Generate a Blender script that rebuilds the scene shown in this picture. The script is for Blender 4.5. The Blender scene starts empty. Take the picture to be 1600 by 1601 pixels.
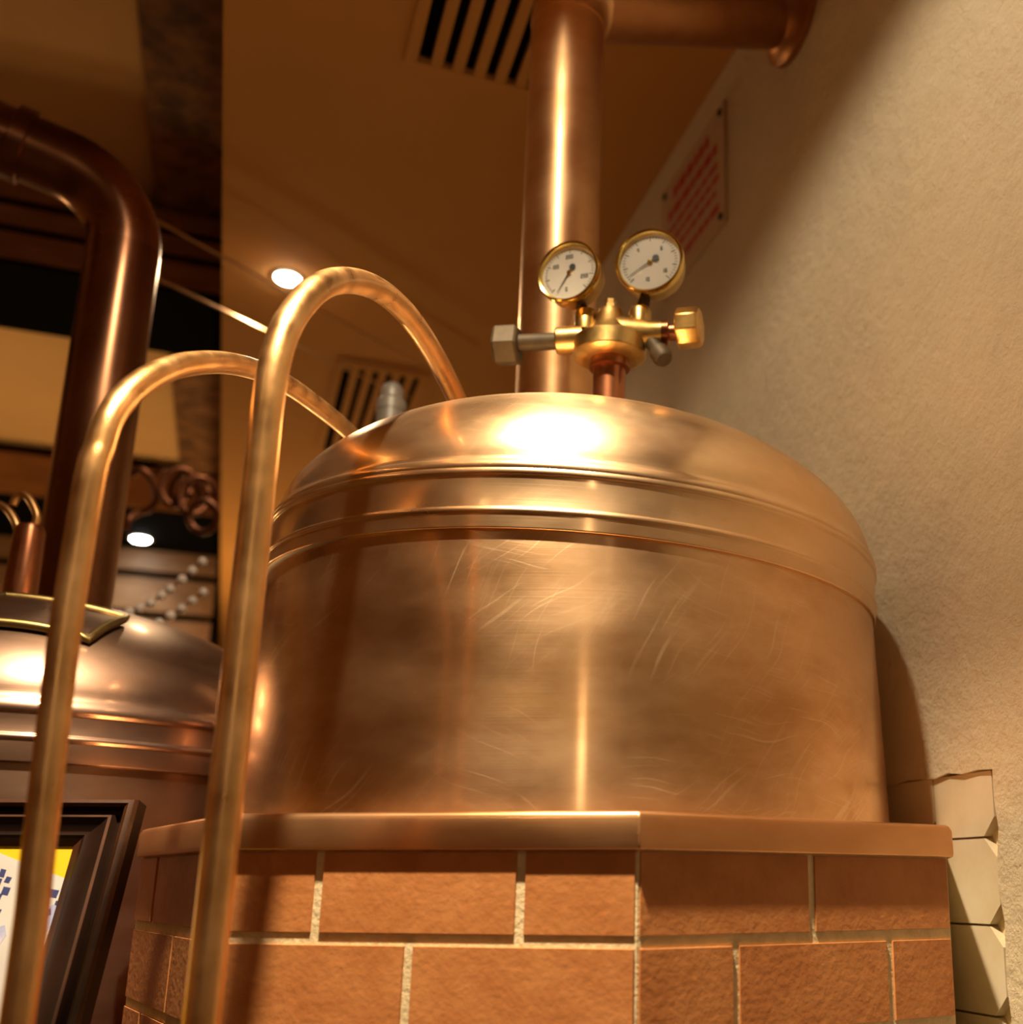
import bpy, bmesh, math, random
from mathutils import Vector, Matrix
random.seed(7)
S = bpy.context.scene
C = S.collection
PI = math.pi
H = 1.25                      # eye height of the camera above the floor

# ------------------------------------------------------------------ camera
FPX, PITCH, ROLL, PPX, PPY = 1763.24, math.radians(15.33), math.radians(0.235), 1053.66, 901.06
def ray(px, py):
    a, b = px - PPX, py - PPY
    c, s = math.cos(ROLL), math.sin(ROLL)
    a, b = a*c + b*s, -a*s + b*c
    u = -b/FPX
    return Vector((a/FPX, math.cos(PITCH) - u*math.sin(PITCH), math.sin(PITCH) + u*math.cos(PITCH)))
def at(px, py, Y):            # point seen at a pixel at forward distance Y
    r = ray(px, py); r = r*(Y/r.y); return Vector((r.x, r.y, r.z + H))
def at_z(px, py, z):          # point seen at a pixel at height z above the eye
    r = ray(px, py); r = r*(z/r.z); return Vector((r.x, r.y, r.z + H))
def on_plane(px, py, p0, n):
    e = Vector((0, 0, H)); r = ray(px, py)
    return e + r*((Vector(p0) - e).dot(n)/r.dot(n))
def W(x, y, z): return Vector((x, y, z + H))

cd = bpy.data.cameras.new('camera'); cam = bpy.data.objects.new('camera', cd); C.objects.link(cam)
cd.sensor_width = 36; cd.sensor_fit = 'HORIZONTAL'
cd.lens = 36*FPX/1600
cd.shift_x = (800 - PPX)/1601; cd.shift_y = (PPY - 800.5)/1601
right = Vector((1, 0, 0)); fwd = Vector((0, math.cos(PITCH), math.sin(PITCH))); up = Vector((0, -math.sin(PITCH), math.cos(PITCH)))
rm = Matrix((right, up, -fwd)).transposed()
cam.matrix_world = Matrix.Translation((0, 0, H)) @ (rm @ Matrix.Rotation(ROLL, 3, 'Z')).to_4x4()
cd.clip_start = 0.02
cd.dof.use_dof = True; cd.dof.focus_distance = 1.04; cd.dof.aperture_fstop = 4.0
S.camera = cam

# ------------------------------------------------------------------ room axes: S_ runs along the right wall, N_ points into it
AZ = math.radians(-21.2)
N_ = Vector((math.cos(AZ), -math.sin(AZ), 0)); S_ = Vector((math.sin(AZ), math.cos(AZ), 0))
WD, ZC, ZR = .725, 1.464, 1.95          # wall distance, soffit height, recess height (above the eye)
def R(n, s, z): v = N_*n + S_*s; return Vector((v.x, v.y, z + H))
ROOMROT = Matrix((N_, S_, Vector((0, 0, 1)))).transposed().to_4x4()

# ------------------------------------------------------------------ materials
def mat(name, col, rough=.6, metal=0, var=0, vscale=8, col2=None, bump=0, bscale=60, spec=.5, stretch=None,
        aniso=0, rvar=0, detail=6, emit=None, estr=0, bdist=.002, coord='Object'):
    m = bpy.data.materials.new(name); m.use_nodes = True
    nt = m.node_tree; b = nt.nodes['Principled BSDF']; L = nt.links.new
    b.inputs['Base Color'].default_value = (*col, 1); b.inputs['Roughness'].default_value = rough
    b.inputs['Metallic'].default_value = metal; b.inputs['Specular IOR Level'].default_value = spec
    tc = nt.nodes.new('ShaderNodeTexCoord'); mp = nt.nodes.new('ShaderNodeMapping'); L(tc.outputs[coord], mp.inputs[0])
    if stretch: mp.inputs['Scale'].default_value = stretch
    if col2 is not None or var:
        n = nt.nodes.new('ShaderNodeTexNoise'); n.inputs['Scale'].default_value = vscale; n.inputs['Detail'].default_value = detail
        n.inputs['Roughness'].default_value = .62
        L(mp.outputs[0], n.inputs['Vector'])
        r = nt.nodes.new('ShaderNodeValToRGB'); c2 = col2 or tuple(c*(1 - var) for c in col)
        r.color_ramp.elements[0].position = .36; r.color_ramp.elements[1].position = .64
        r.color_ramp.elements[0].color = (*c2, 1); r.color_ramp.elements[1].color = (*col, 1)
        L(n.outputs['Fac'], r.inputs[0]); L(r.outputs[0], b.inputs['Base Color'])
    if rvar:
        n3 = nt.nodes.new('ShaderNodeTexNoise'); n3.inputs['Scale'].default_value = vscale*1.7; n3.inputs['Detail'].default_value = 5
        L(mp.outputs[0], n3.inputs['Vector'])
        mr = nt.nodes.new('ShaderNodeMapRange'); mr.inputs['From Min'].default_value = .3; mr.inputs['From Max'].default_value = .7
        mr.inputs['To Min'].default_value = max(.03, rough - rvar); mr.inputs['To Max'].default_value = rough + rvar
        L(n3.outputs['Fac'], mr.inputs[0]); L(mr.outputs[0], b.inputs['Roughness'])
    if bump:
        n2 = nt.nodes.new('ShaderNodeTexNoise'); n2.inputs['Scale'].default_value = bscale; n2.inputs['Detail'].default_value = 5
        L(mp.outputs[0], n2.inputs['Vector'])
        bp = nt.nodes.new('ShaderNodeBump'); bp.inputs['Strength'].default_value = bump; bp.inputs['Distance'].default_value = bdist
        L(n2.outputs['Fac'], bp.inputs['Height']); L(bp.outputs[0], b.inputs['Normal'])
    if aniso:
        t = nt.nodes.new('ShaderNodeTangent'); t.direction_type = 'RADIAL'; t.axis = 'Z'
        b.inputs['Anisotropic'].default_value = aniso; b.inputs['Anisotropic Rotation'].default_value = .25
        L(t.outputs[0], b.inputs['Tangent'])
    if emit:
        b.inputs['Emission Color'].default_value = (*emit, 1); b.inputs['Emission Strength'].default_value = estr
    return m

def brushed_copper(name, col, col2, rough, aniso=.45, scr=0, sharp=.25):
    """polished sheet copper: cloudy patina, fine horizontal brushing and curved wiping scratches"""
    m = mat(name, col, rough, 1, vscale=4.5, col2=col2, stretch=(1, 1, 2.2), aniso=aniso, rvar=.06, detail=8)
    nt = m.node_tree; b = nt.nodes['Principled BSDF']; L = nt.links.new
    tc = nt.nodes.new('ShaderNodeTexCoord')
    mp = nt.nodes.new('ShaderNodeMapping'); mp.inputs['Scale'].default_value = (5, 5, 420); L(tc.outputs['Object'], mp.inputs[0])
    n = nt.nodes.new('ShaderNodeTexNoise'); n.inputs['Scale'].default_value = 1.5; n.inputs['Detail'].default_value = 3; L(mp.outputs[0], n.inputs['Vector'])
    mp2 = nt.nodes.new('ShaderNodeMapping'); mp2.inputs['Rotation'].default_value = (.5, .3, .4); mp2.inputs['Scale'].default_value = (3, 3, 260); L(tc.outputs['Object'], mp2.inputs[0])
    n2 = nt.nodes.new('ShaderNodeTexNoise'); n2.inputs['Scale'].default_value = 1.; n2.inputs['Detail'].default_value = 2; n2.inputs['Distortion'].default_value = 1.6
    L(mp2.outputs[0], n2.inputs['Vector'])
    p = nt.nodes.new('ShaderNodeMath'); p.operation = 'POWER'; p.inputs[1].default_value = 5; L(n2.outputs['Fac'], p.inputs[0])
    a = nt.nodes.new('ShaderNodeMath'); a.operation = 'MULTIPLY_ADD'; a.inputs[1].default_value = 2.; L(p.outputs[0], a.inputs[0]); L(n.outputs['Fac'], a.inputs[2])
    base = b.inputs['Base Color'].links[0].from_socket; rgh = b.inputs['Roughness'].links[0].from_socket
    for rot, sc, seed in (((0, .62, 0), (9, 9, 380), 0), ((0, -.28, .4), (12, 12, 420), 7), ((0, 1.05, .2), (10, 10, 340), 13)):
        m3 = nt.nodes.new('ShaderNodeMapping'); m3.inputs['Rotation'].default_value = rot; m3.inputs['Location'].default_value = (seed, 0, seed)
        m3.vector_type = 'POINT'; L(tc.outputs['Object'], m3.inputs[0])
        big = nt.nodes.new('ShaderNodeTexNoise'); big.inputs['Scale'].default_value = 5.; big.inputs['Detail'].default_value = 2; L(m3.outputs[0], big.inputs['Vector'])
        warp = nt.nodes.new('ShaderNodeVectorMath'); warp.operation = 'MULTIPLY_ADD'; warp.inputs[1].default_value = (.10, .10, .10); L(big.outputs['Color'], warp.inputs[0]); L(m3.outputs[0], warp.inputs[2])
        m4 = nt.nodes.new('ShaderNodeMapping'); m4.inputs['Scale'].default_value = sc; L(warp.outputs[0], m4.inputs[0])
        ns = nt.nodes.new('ShaderNodeTexNoise'); ns.inputs['Scale'].default_value = 1.; ns.inputs['Detail'].default_value = 1; L(m4.outputs[0], ns.inputs['Vector'])
        th = nt.nodes.new('ShaderNodeMapRange'); th.inputs['From Min'].default_value = .62; th.inputs['From Max'].default_value = .80; L(ns.outputs['Fac'], th.inputs[0])
        pk = nt.nodes.new('ShaderNodeMapRange'); pk.inputs['From Min'].default_value = .42; pk.inputs['From Max'].default_value = .58; L(big.outputs['Fac'], pk.inputs[0])
        mu = nt.nodes.new('ShaderNodeMath'); mu.operation = 'MULTIPLY'; L(th.outputs[0], mu.inputs[0]); L(pk.outputs[0], mu.inputs[1])
        mk = nt.nodes.new('ShaderNodeMath'); mk.operation = 'MULTIPLY'; mk.inputs[1].default_value = scr; L(mu.outputs[0], mk.inputs[0])
        mc = nt.nodes.new('ShaderNodeMix'); mc.data_type = 'RGBA'; L(mk.outputs[0], mc.inputs[0]); L(base, mc.inputs[6]); mc.inputs[7].default_value = (.98, .86, .66, 1); base = mc.outputs[2]
        ma = nt.nodes.new('ShaderNodeMath'); ma.operation = 'MULTIPLY_ADD'; ma.inputs[1].default_value = .22; L(mk.outputs[0], ma.inputs[0]); L(rgh, ma.inputs[2]); rgh = ma.outputs[0]
    L(base, b.inputs['Base Color']); L(rgh, b.inputs['Roughness'])
    bp = nt.nodes.new('ShaderNodeBump'); bp.inputs['Strength'].default_value = .07; bp.inputs['Distance'].default_value = .0006
    L(a.outputs[0], bp.inputs['Height']); L(bp.outputs[0], b.inputs['Normal'])
    # a tighter second lobe: the sheet is polished under its fine brushing
    g2 = nt.nodes.new('ShaderNodeBsdfAnisotropic'); g2.inputs['Roughness'].default_value = .15; g2.inputs['Anisotropy'].default_value = .38 if aniso else 0
    L(base, g2.inputs['Color'])
    if aniso:
        t = nt.nodes.new('ShaderNodeTangent'); t.direction_type = 'RADIAL'; t.axis = 'Z'; L(t.outputs[0], g2.inputs['Tangent'])
    ms = nt.nodes.new('ShaderNodeMixShader'); ms.inputs[0].default_value = sharp
    L(b.outputs[0], ms.inputs[1]); L(g2.outputs[0], ms.inputs[2]); L(ms.outputs[0], nt.nodes['Material Output'].inputs['Surface'])
    return m

M = {}
M['plaster'] = mat('plaster', (.82, .71, .52), .9, var=.10, vscale=5, bump=1., bscale=38, spec=.2, bdist=.009)
for n_ in M['plaster'].node_tree.nodes:
    if n_.type == 'TEX_NOISE' and n_.inputs['Scale'].default_value == 38: n_.inputs['Detail'].default_value = 12; n_.inputs['Roughness'].default_value = .68
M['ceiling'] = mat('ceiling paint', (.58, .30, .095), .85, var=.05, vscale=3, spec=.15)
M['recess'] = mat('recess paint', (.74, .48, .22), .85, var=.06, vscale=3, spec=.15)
M['stone'] = mat('dark stone', (.30, .15, .06), .9, col2=(.10, .045, .02), vscale=14, bump=.4, bscale=40)
M['wood'] = mat('brown beam wood', (.34, .15, .05), .6, col2=(.20, .08, .025), vscale=5, stretch=(1, 12, 12))
M['slat'] = mat('slat wood', (.26, .13, .05), .55, col2=(.17, .08, .03), vscale=4, stretch=(2, 9, 9))
M['black'] = mat('matt black', (.004, .004, .004), .9, var=.1, spec=.02)
M['floor'] = mat('floor tile', (.17, .09, .05), .5, col2=(.11, .055, .03), vscale=3)
M['roomwall'] = mat('warm wall', (.50, .31, .15), .85, var=.08, vscale=2, spec=.2)
M['copper'] = brushed_copper('kettle copper', (.88, .61, .38), (.62, .37, .18), .34, scr=.32, sharp=.3)
M['lidcopper'] = brushed_copper('lid copper', (.91, .68, .45), (.74, .49, .27), .32, scr=.06)
M['duct'] = brushed_copper('vent pipe copper', (.86, .56, .32), (.70, .40, .19), .47, .5, scr=.12, sharp=.22)
M['coil'] = mat('tarnished copper tube', (.20, .075, .035), .5, .8, vscale=20, col2=(.12, .04, .02))
M['hatchbrass'] = mat('dull brass', (.34, .26, .11), .36, 1, vscale=20, col2=(.22, .16, .06))
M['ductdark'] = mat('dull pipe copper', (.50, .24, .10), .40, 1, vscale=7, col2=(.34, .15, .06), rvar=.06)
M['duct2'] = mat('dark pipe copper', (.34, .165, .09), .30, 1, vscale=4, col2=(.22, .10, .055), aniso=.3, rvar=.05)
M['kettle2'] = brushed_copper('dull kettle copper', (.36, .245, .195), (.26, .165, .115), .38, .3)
M['pipe'] = mat('bent pipe copper', (.80, .50, .23), .33, 1, vscale=22, col2=(.66, .38, .15), rvar=.07, bump=.04, bscale=30)
M['ledge'] = brushed_copper('ledge copper', (.84, .50, .27), (.72, .38, .17), .36, 0)
M['tile'] = mat('terracotta tile', (.58, .245, .085), .55, col2=(.49, .185, .058), vscale=26, bump=.35, bscale=150, bdist=.0014, spec=.35)
M['mortar'] = mat('pale mortar', (.86, .72, .46), .95, var=.18, vscale=60, bump=.5, bscale=240, bdist=.0016, spec=.1)
M['walltile'] = mat('cream glazed tile', (.74, .67, .52), .35, col2=(.66, .57, .40), vscale=14)
M['brass'] = mat('brass', (.62, .43, .17), .33, 1, vscale=30, col2=(.46, .30, .10), rvar=.06)
M['brassrim'] = mat('polished brass', (.92, .72, .25), .16, 1, vscale=30, col2=(.80, .58, .17))
M['bronze'] = mat('dark bronze', (.070, .050, .026), .6, .4, vscale=30, col2=(.042, .030, .017), bump=.2, bscale=60)
M['knob'] = mat('worn brass', (.86, .58, .22), .36, 1, vscale=40, col2=(.62, .36, .10), bump=.15, bscale=90)
M['stub'] = mat('reddish copper', (.50, .22, .11), .32, 1, vscale=20, col2=(.36, .14, .07))
M['dial'] = mat('dial white', (.52, .51, .48), .55, var=.05, vscale=20)
M['ink'] = mat('black ink', (.02, .03, .025), .5, var=.1)
M['redink'] = mat('red ink', (.52, .03, .02), .6, var=.15)
M['steel'] = mat('grey steel', (.46, .44, .40), .45, .35, var=.15, vscale=12)
M['sign'] = mat('sign plastic', (.62, .48, .34), .30, var=.06, vscale=9)
M['framewood'] = mat('dark walnut', (.020, .008, .0045), .42, col2=(.009, .004, .0025), vscale=12, spec=.35)
M['frameedge'] = mat('rubbed walnut', (.07, .025, .010), .4, col2=(.03, .011, .005), vscale=20)
M['yellow'] = mat('yellow print', (.66, .44, .01), .5, var=.04)
M['white'] = mat('white paper', (.50, .49, .50), .55, col2=(.42, .41, .43), vscale=7)
M['blue'] = mat('blue print', (.035, .045, .16), .5, var=.2)
M['paleblue'] = mat('pale blue print', (.30, .33, .55), .5, col2=(.60, .60, .70), vscale=18)
M['bead'] = mat('chain glint white', (.98, .92, .90), .12, 0, var=.1, spec=1)  # pale balls that stand for specular glints on a chain
M['cable'] = mat('cable metal', (.60, .36, .18), .35, 1, var=.1)
M['lampcool'] = mat('lamp cool', (1, 1, 1), .5, emit=(.95, 1, .92), estr=60, var=.01)
M['lampwarm'] = mat('lamp warm', (1, .9, .7), .5, emit=(1, .90, .70), estr=60, var=.01)
M['lamprim'] = mat('lamp rim', (.75, .62, .42), .4, 1, var=.1)
g = bpy.data.materials.new('gauge glass'); g.use_nodes = True
nt = g.node_tree; nt.nodes.clear()
o_ = nt.nodes.new('ShaderNodeOutputMaterial'); mx = nt.nodes.new('ShaderNodeMixShader'); tr = nt.nodes.new('ShaderNodeBsdfTransparent')
gl = nt.nodes.new('ShaderNodeBsdfGlossy'); gl.inputs['Roughness'].default_value = .08; mx.inputs[0].default_value = .07
nt.links.new(tr.outputs[0], mx.inputs[1]); nt.links.new(gl.outputs[0], mx.inputs[2]); nt.links.new(mx.outputs[0], o_.inputs[0])
M['glass'] = g

# ------------------------------------------------------------------ mesh helpers
class MB:
    def __init__(s): s.bm = bmesh.new(); s.mi = 0
    def face(s, vs, smooth=False):
        try:
            f = s.bm.faces.new(vs); f.material_index = s.mi; f.smooth = smooth; return f
        except ValueError: return None
    def v(s, p): return s.bm.verts.new(p)
    def poly(s, pts): return s.face([s.v(p) for p in pts])
    def prism(s, bottom, top):
        a = [s.v(p) for p in bottom]; b = [s.v(p) for p in top]; n = len(a)
        s.face(list(reversed(a))); s.face(b)
        for i in range(n): s.face([a[i], a[(i+1) % n], b[(i+1) % n], b[i]])
    def box(s, lo, hi, mtx=None):
        x0, y0, z0 = lo; x1, y1, z1 = hi
        q = [Vector(p) for p in ((x0,y0,z0),(x1,y0,z0),(x1,y1,z0),(x0,y1,z0),(x0,y0,z1),(x1,y0,z1),(x1,y1,z1),(x0,y1,z1))]
        if mtx: q = [mtx @ p for p in q]
        s.prism(q[:4], q[4:])
    def lathe(s, prof, mtx=None, n=96, smooth=True, cap=True):
        rings = []
        for r, z in prof:
            if r < 1e-6:
                p = Vector((0, 0, z)); rings.append([s.v(mtx @ p if mtx else p)])
            else:
                ring = []
                for k in range(n):
                    a = 2*PI*k/n; p = Vector((r*math.cos(a), r*math.sin(a), z)); ring.append(s.v(mtx @ p if mtx else p))
                rings.append(ring)
        for A, B in zip(rings, rings[1:]):
            for k in range(n):
                k2 = (k+1) % n
                if len(A) == 1 and len(B) == 1: continue
                if len(A) == 1: s.face([A[0], B[k2], B[k]], smooth) if False else s.face([A[0], B[k], B[k2]][::-1], smooth)
                elif len(B) == 1: s.face([A[k], A[k2], B[0]], smooth)
                else: s.face([A[k], A[k2], B[k2], B[k]], smooth)
        if cap:
            if len(rings[0]) > 1: s.face(list(reversed(rings[0])))
            if len(rings[-1]) > 1: s.face(rings[-1])
    def tube(s, path, r, n=24, cap=True, closed=False):
        path = [Vector(p) for p in path]; rs = r if isinstance(r, (list, tuple)) else [r]*len(path)
        m = len(path)
        def tan(i):
            if closed: return (path[(i+1) % m] - path[i-1]).normalized()
            return (path[min(i+1, m-1)] - path[max(i-1, 0)]).normalized()
        t = tan(0); a = Vector((0, 0, 1)) if abs(t.z) < .9 else Vector((1, 0, 0))
        u = t.cross(a).normalized(); rings = []
        for i, p in enumerate(path):
            t2 = tan(i); u = (u - t2*u.dot(t2)).normalized(); w = t2.cross(u)
            rings.append([s.v(p + (u*math.cos(2*PI*k/n) + w*math.sin(2*PI*k/n))*rs[i]) for k in range(n)])
        prs = list(zip(rings, rings[1:])) + ([(rings[-1], rings[0])] if closed else [])
        for A, B in prs:
            for k in range(n): s.face([A[k], A[(k+1) % n], B[(k+1) % n], B[k]], True)
        if cap and not closed: s.face(list(reversed(rings[0]))); s.face(rings[-1])
    def sphere(s, c, r, n=16, m=10):
        s.lathe([(r*math.sin(PI*i/m), -r*math.cos(PI*i/m)) for i in range(m+1)], Matrix.Translation(c), n)
    def build(s, name, mats, parent=None, origin=None, sharp=35, bevel=0, rot=None):
        bmesh.ops.recalc_face_normals(s.bm, faces=s.bm.faces[:])
        me = bpy.data.meshes.new(name); s.bm.to_mesh(me); s.bm.free()
        me.set_sharp_from_angle(angle=math.radians(sharp))
        for m in (mats if isinstance(mats, (list, tuple)) else [mats]): me.materials.append(m)
        o = bpy.data.objects.new(name, me); C.objects.link(o)
        if origin is not None:
            Mi = Matrix.Translation(origin) @ (rot if rot else Matrix.Identity(4))
            me.transform(Mi.inverted()); o.matrix_world = Mi
        if bevel:
            b = o.modifiers.new('bevel', 'BEVEL'); b.width = bevel; b.segments = 2; b.limit_method = 'ANGLE'; b.harden_normals = False
        if parent: put(o, parent)
        return o
def put(o, parent):
    o.parent = parent; o.matrix_parent_inverse = parent.matrix_basis.inverted()
def tag(o, label=None, cat=None, group=None, kind=None):
    for k, v in (('label', label), ('category', cat), ('group', group), ('kind', kind)):
        if v: o[k] = v
    return o
def thing(name, loc, label, cat, group=None):
    e = bpy.data.objects.new(name, None); C.objects.link(e); e.location = loc; e.empty_display_size = .05
    return tag(e, label, cat, group)
def smooth_path(pts, k=8):
    pts = [Vector(p) for p in pts]; out = []
    for i in range(len(pts)-1):
        p0 = pts[max(i-1, 0)]; p1 = pts[i]; p2 = pts[i+1]; p3 = pts[min(i+2, len(pts)-1)]
        for j in range(k):
            t = j/k
            out.append(.5*((2*p1) + (p2-p0)*t + (2*p0-5*p1+4*p2-p3)*t*t + (3*p1-p0-3*p2+p3)*t**3))
    out.append(pts[-1]); return out
def frame_m(o, z, x=None):      # matrix with local z along z
    z = Vector(z).normalized(); x = Vector(x) if x is not None else (Vector((1,0,0)) if abs(z.x) < .9 else Vector((0,1,0)))
    x = (x - z*x.dot(z)).normalized(); y = z.cross(x)
    m = Matrix((x, y, z)).transposed().to_4x4(); m.translation = o; return m

# ------------------------------------------------------------------ room shell
ROOM = dict(n0=-4.2, s0=-5.2, s1=9.2)
def rbox(name, a, b, m, kind='structure'):
    q = MB(); q.box((a[0], a[1], a[2] + H), (b[0], b[1], b[2] + H), ROOMROT)
    o = q.build(name, m, origin=ROOMROT @ Vector(((a[0]+b[0])/2, (a[1]+b[1])/2, (a[2]+b[2])/2 + H)), rot=ROOMROT); o['kind'] = kind; return o
rbox('floor', (ROOM['n0'], ROOM['s0'], -H-.1), (WD+.12, ROOM['s1'], -H), M['floor'])
# dropped soffit over the camera side, with a real edge; higher recess to its left
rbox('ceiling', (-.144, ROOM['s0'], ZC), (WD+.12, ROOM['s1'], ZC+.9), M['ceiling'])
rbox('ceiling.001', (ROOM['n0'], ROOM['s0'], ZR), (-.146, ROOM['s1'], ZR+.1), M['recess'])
rbox('wall_left', (ROOM['n0']-.12, ROOM['s0'], -H), (ROOM['n0'], ROOM['s1'], ZR+.1), M['roomwall'])
rbox('wall_back', (ROOM['n0'], ROOM['s0']-.12, -H), (WD, ROOM['s0'], ZR+.1), M['roomwall'])
rbox('wall_far', (ROOM['n0'], ROOM['s1'], -H), (WD, ROOM['s1']+.12, ZR+.1), M['roomwall'])
# right wall: plaster with an unplastered patch of old tiles behind the kettle plinth
SE, SF, ZT = .966, 1.75, .116            # near edge, far edge and top of the tiled patch
q = MB()
edge = []
k = 46
for i in range(k+1):
    z = -H + (ZT + H)*i/k
    edge.append((SE + random.uniform(-.006, .006), z))
edge2 = []
for i in range(31):
    edge2.append((SE + (SF-SE)*i/30, ZT + random.uniform(-.002, .003)))
edge2[0] = edge[-1]; edge2[-1] = (SF, ZT)
outline = [(ROOM['s0'], -H)] + edge + edge2[1:] + [(SF, -H), (ROOM['s1'], -H), (ROOM['s1'], ZC+.02), (ROOM['s0'], ZC+.02)]
q.poly([R(WD, a, b) for a, b in outline])
ret = edge + edge2[1:] + [(SF, -H)]
for a, b in zip(ret, ret[1:]):
    q.poly([R(WD, *a), R(WD, *b), R(WD+.016, b[0] + .003, b[1] - .001), R(WD+.016, a[0] + .003, a[1] - .001)])
q.poly([R(WD+.016, SE-.02, -H), R(WD+.016, SF+.02, -H), R(WD+.016, SF+.02, ZT+.02), R(WD+.016, SE-.02, ZT+.02)])
q.poly([R(WD+.12, ROOM['s0'], -H), R(WD+.12, ROOM['s1'], -H), R(WD+.12, ROOM['s1'], ZC), R(WD+.12, ROOM['s0'], ZC)])
wr = q.build('wall_right', M['plaster']); wr['kind'] = 'structure'

# old clipped-corner tiles in the patch
q = MB(); pitch_s, pitch_z, cl = .106, .0865, .019
q.mi = 1
q.box((WD+.0135, SE-.015, -H+H), (WD+.0155, SF, ZT-.0005+H), ROOMROT)
q.mi = 0
for i in range(7):
    for j in range(8):
        s0 = .968 + .004 + i*pitch_s + .0012; s1 = s0 + pitch_s - .0024
        z1 = .049 + .0865 - j*pitch_z - .0012; z0 = z1 - pitch_z + .0024
        zt = min(z1, ZT - .0005)
        c1 = cl if zt == z1 else .002
        pts = [(s0+cl, z0), (s1-cl*.2, z0), (s1, z0+cl*.2), (s1, zt-c1*.2), (s1-c1*.2, zt), (s0+c1, zt), (s0, zt-c1), (s0, z0+cl)]
        q.prism([R(WD+.0135, a, b) for a, b in pts], [R(WD+.0035, a, b) for a, b in pts])
tp = q.build('wall_tiling', [M['walltile'], M['mortar']], sharp=30)
tag(tp, 'old cream glazed wall tiles with clipped corners showing below the rough plaster edge', 'tiles')

# ------------------------------------------------------------------ ceiling details
def trim(name, a, b, m): return rbox(name, a, b, m)
# stone-faced strip running along the recess beside the soffit
def nof(px, py, z): p = at_z(px, py, z); return p.x*N_.x + p.y*N_.y
def sof(px, py, z): p = at_z(px, py, z); return p.x*S_.x + p.y*S_.y
nb0 = nof(215, 0, 1.90)
trim('trim_1', (nb0, ROOM['s0'], 1.90), (-.146, ROOM['s1'], ZR), M['stone'])
def beam(idx, sa, sb, z0, grooves, face):
    trim('trim_%d' % idx, (ROOM['n0'], sa+.004, z0), (-.147, sb, 1.9), M['black'])
    q = MB(); edges = [z0] + grooves + [1.9]
    for za, zb in zip(edges, edges[1:]):
        q.box((ROOM['n0'], sa-.012, za+.012+H), (-.147, sa+.004, zb-.012+H), ROOMROT)
    o = q.build('trim_%d' % (idx+1), face, origin=R(0, sa, z0), rot=ROOMROT); o['kind'] = 'structure'
s1a = sof(130, 275, ZR)
h1 = (at_z(130, 430, 1) - Vector((0, 0, H)));
z1b = s1a/(h1.x*S_.x + h1.y*S_.y)
h2 = (at_z(130, 532, 1) - Vector((0, 0, H))); s1b = z1b*(h2.x*S_.x + h2.y*S_.y)
beam(2, s1a, s1b, z1b, [z1b+.10, z1b+.18], M['wood'])
s2a = sof(150, 705, ZR)
h1 = (at_z(150, 790, 1) - Vector((0, 0, H))); z2b = s2a/(h1.x*S_.x + h1.y*S_.y)
h2 = (at_z(150, 852, 1) - Vector((0, 0, H))); s2b = z2b*(h2.x*S_.x + h2.y*S_.y)
beam(4, s2a, s2b, z2b, [], M['wood'])
# louvred boards of the far partition
def zat(px, py, s): h = at_z(px, py, 1) - Vector((0, 0, H)); return s/(h.x*S_.x + h.y*S_.y)
rbox('wall_far.001', (ROOM['n0'], s2b+.04, -H), (-.147, s2b+.1, ZR), M['black'])
ys = [(862, 895), (907, 958), (970, 1012), (1022, 1070), (1080, 1130), (1140, 1200)]
q = MB()
for ya, yb in ys:
    za, zb = zat(270, ya, s2b), zat(270, yb, s2b)
    q.box((ROOM['n0'], s2b, zb+H), (nof(335, 930, zat(335, 930, s2b)), s2b+.03, za+H), ROOMROT)
o = q.build('trim_6', M['slat'], origin=R(0, s2b, 1), rot=ROOMROT); o['kind'] = 'structure'

def vent(s0, s1, label):
    n0, n1 = .178, .425
    t = thing('ceiling_vent', R((n0+n1)/2, (s0+s1)/2, ZC), label, 'vent', 'slotted vents in the ceiling')
    q = MB(); q.box((n0, s0, ZC-.002+H), (n1, s1, ZC+H), ROOMROT); q.build('duct_dark_sheet', M['black'], t)  # black sheet stands for the darkness of the duct behind the slats
    nsl = 6; p = (n1-n0-.012)/nsl
    for k in range(nsl+1):
        a = n0 + .012 + k*p - p*.52 + .004 if k else n0
        b = n0 + .012 + k*p + .004 if k else n0 + .010
        if k == nsl: b = n1
        q = MB(); q.box((a, s0+.01, ZC-.016+H), (b, s1-.01, ZC-.002+H), ROOMROT); q.build('slat', M['ceiling'], t)
    q = MB(); f = .011
    lo = [(n0-f, s0-f), (n1+f, s0-f), (n1+f, s1+f), (n0-f, s1+f)]; li = [(n0, s0+.010), (n1, s0+.010), (n1, s1-.010), (n0, s1-.010)]
    vs = [[q.v(R(a, b, z)) for a, b in l] for l, z in ((lo, ZC), (lo, ZC-.014), (li, ZC-.017), (li, ZC))]
    for A, B in zip(vs, vs[1:]):
        for k in range(4): q.face([A[k], A[(k+1) % 4], B[(k+1) % 4], B[k]])
    q.build('frame', M['ceiling'], t)
vent(1.10, 1.80, 'slotted ceiling vent at the top of the picture beside the tall copper vent pipe')
vent(3.13, 3.86, 'slotted ceiling vent farther back, seen through the big bent copper pipe')

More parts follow.
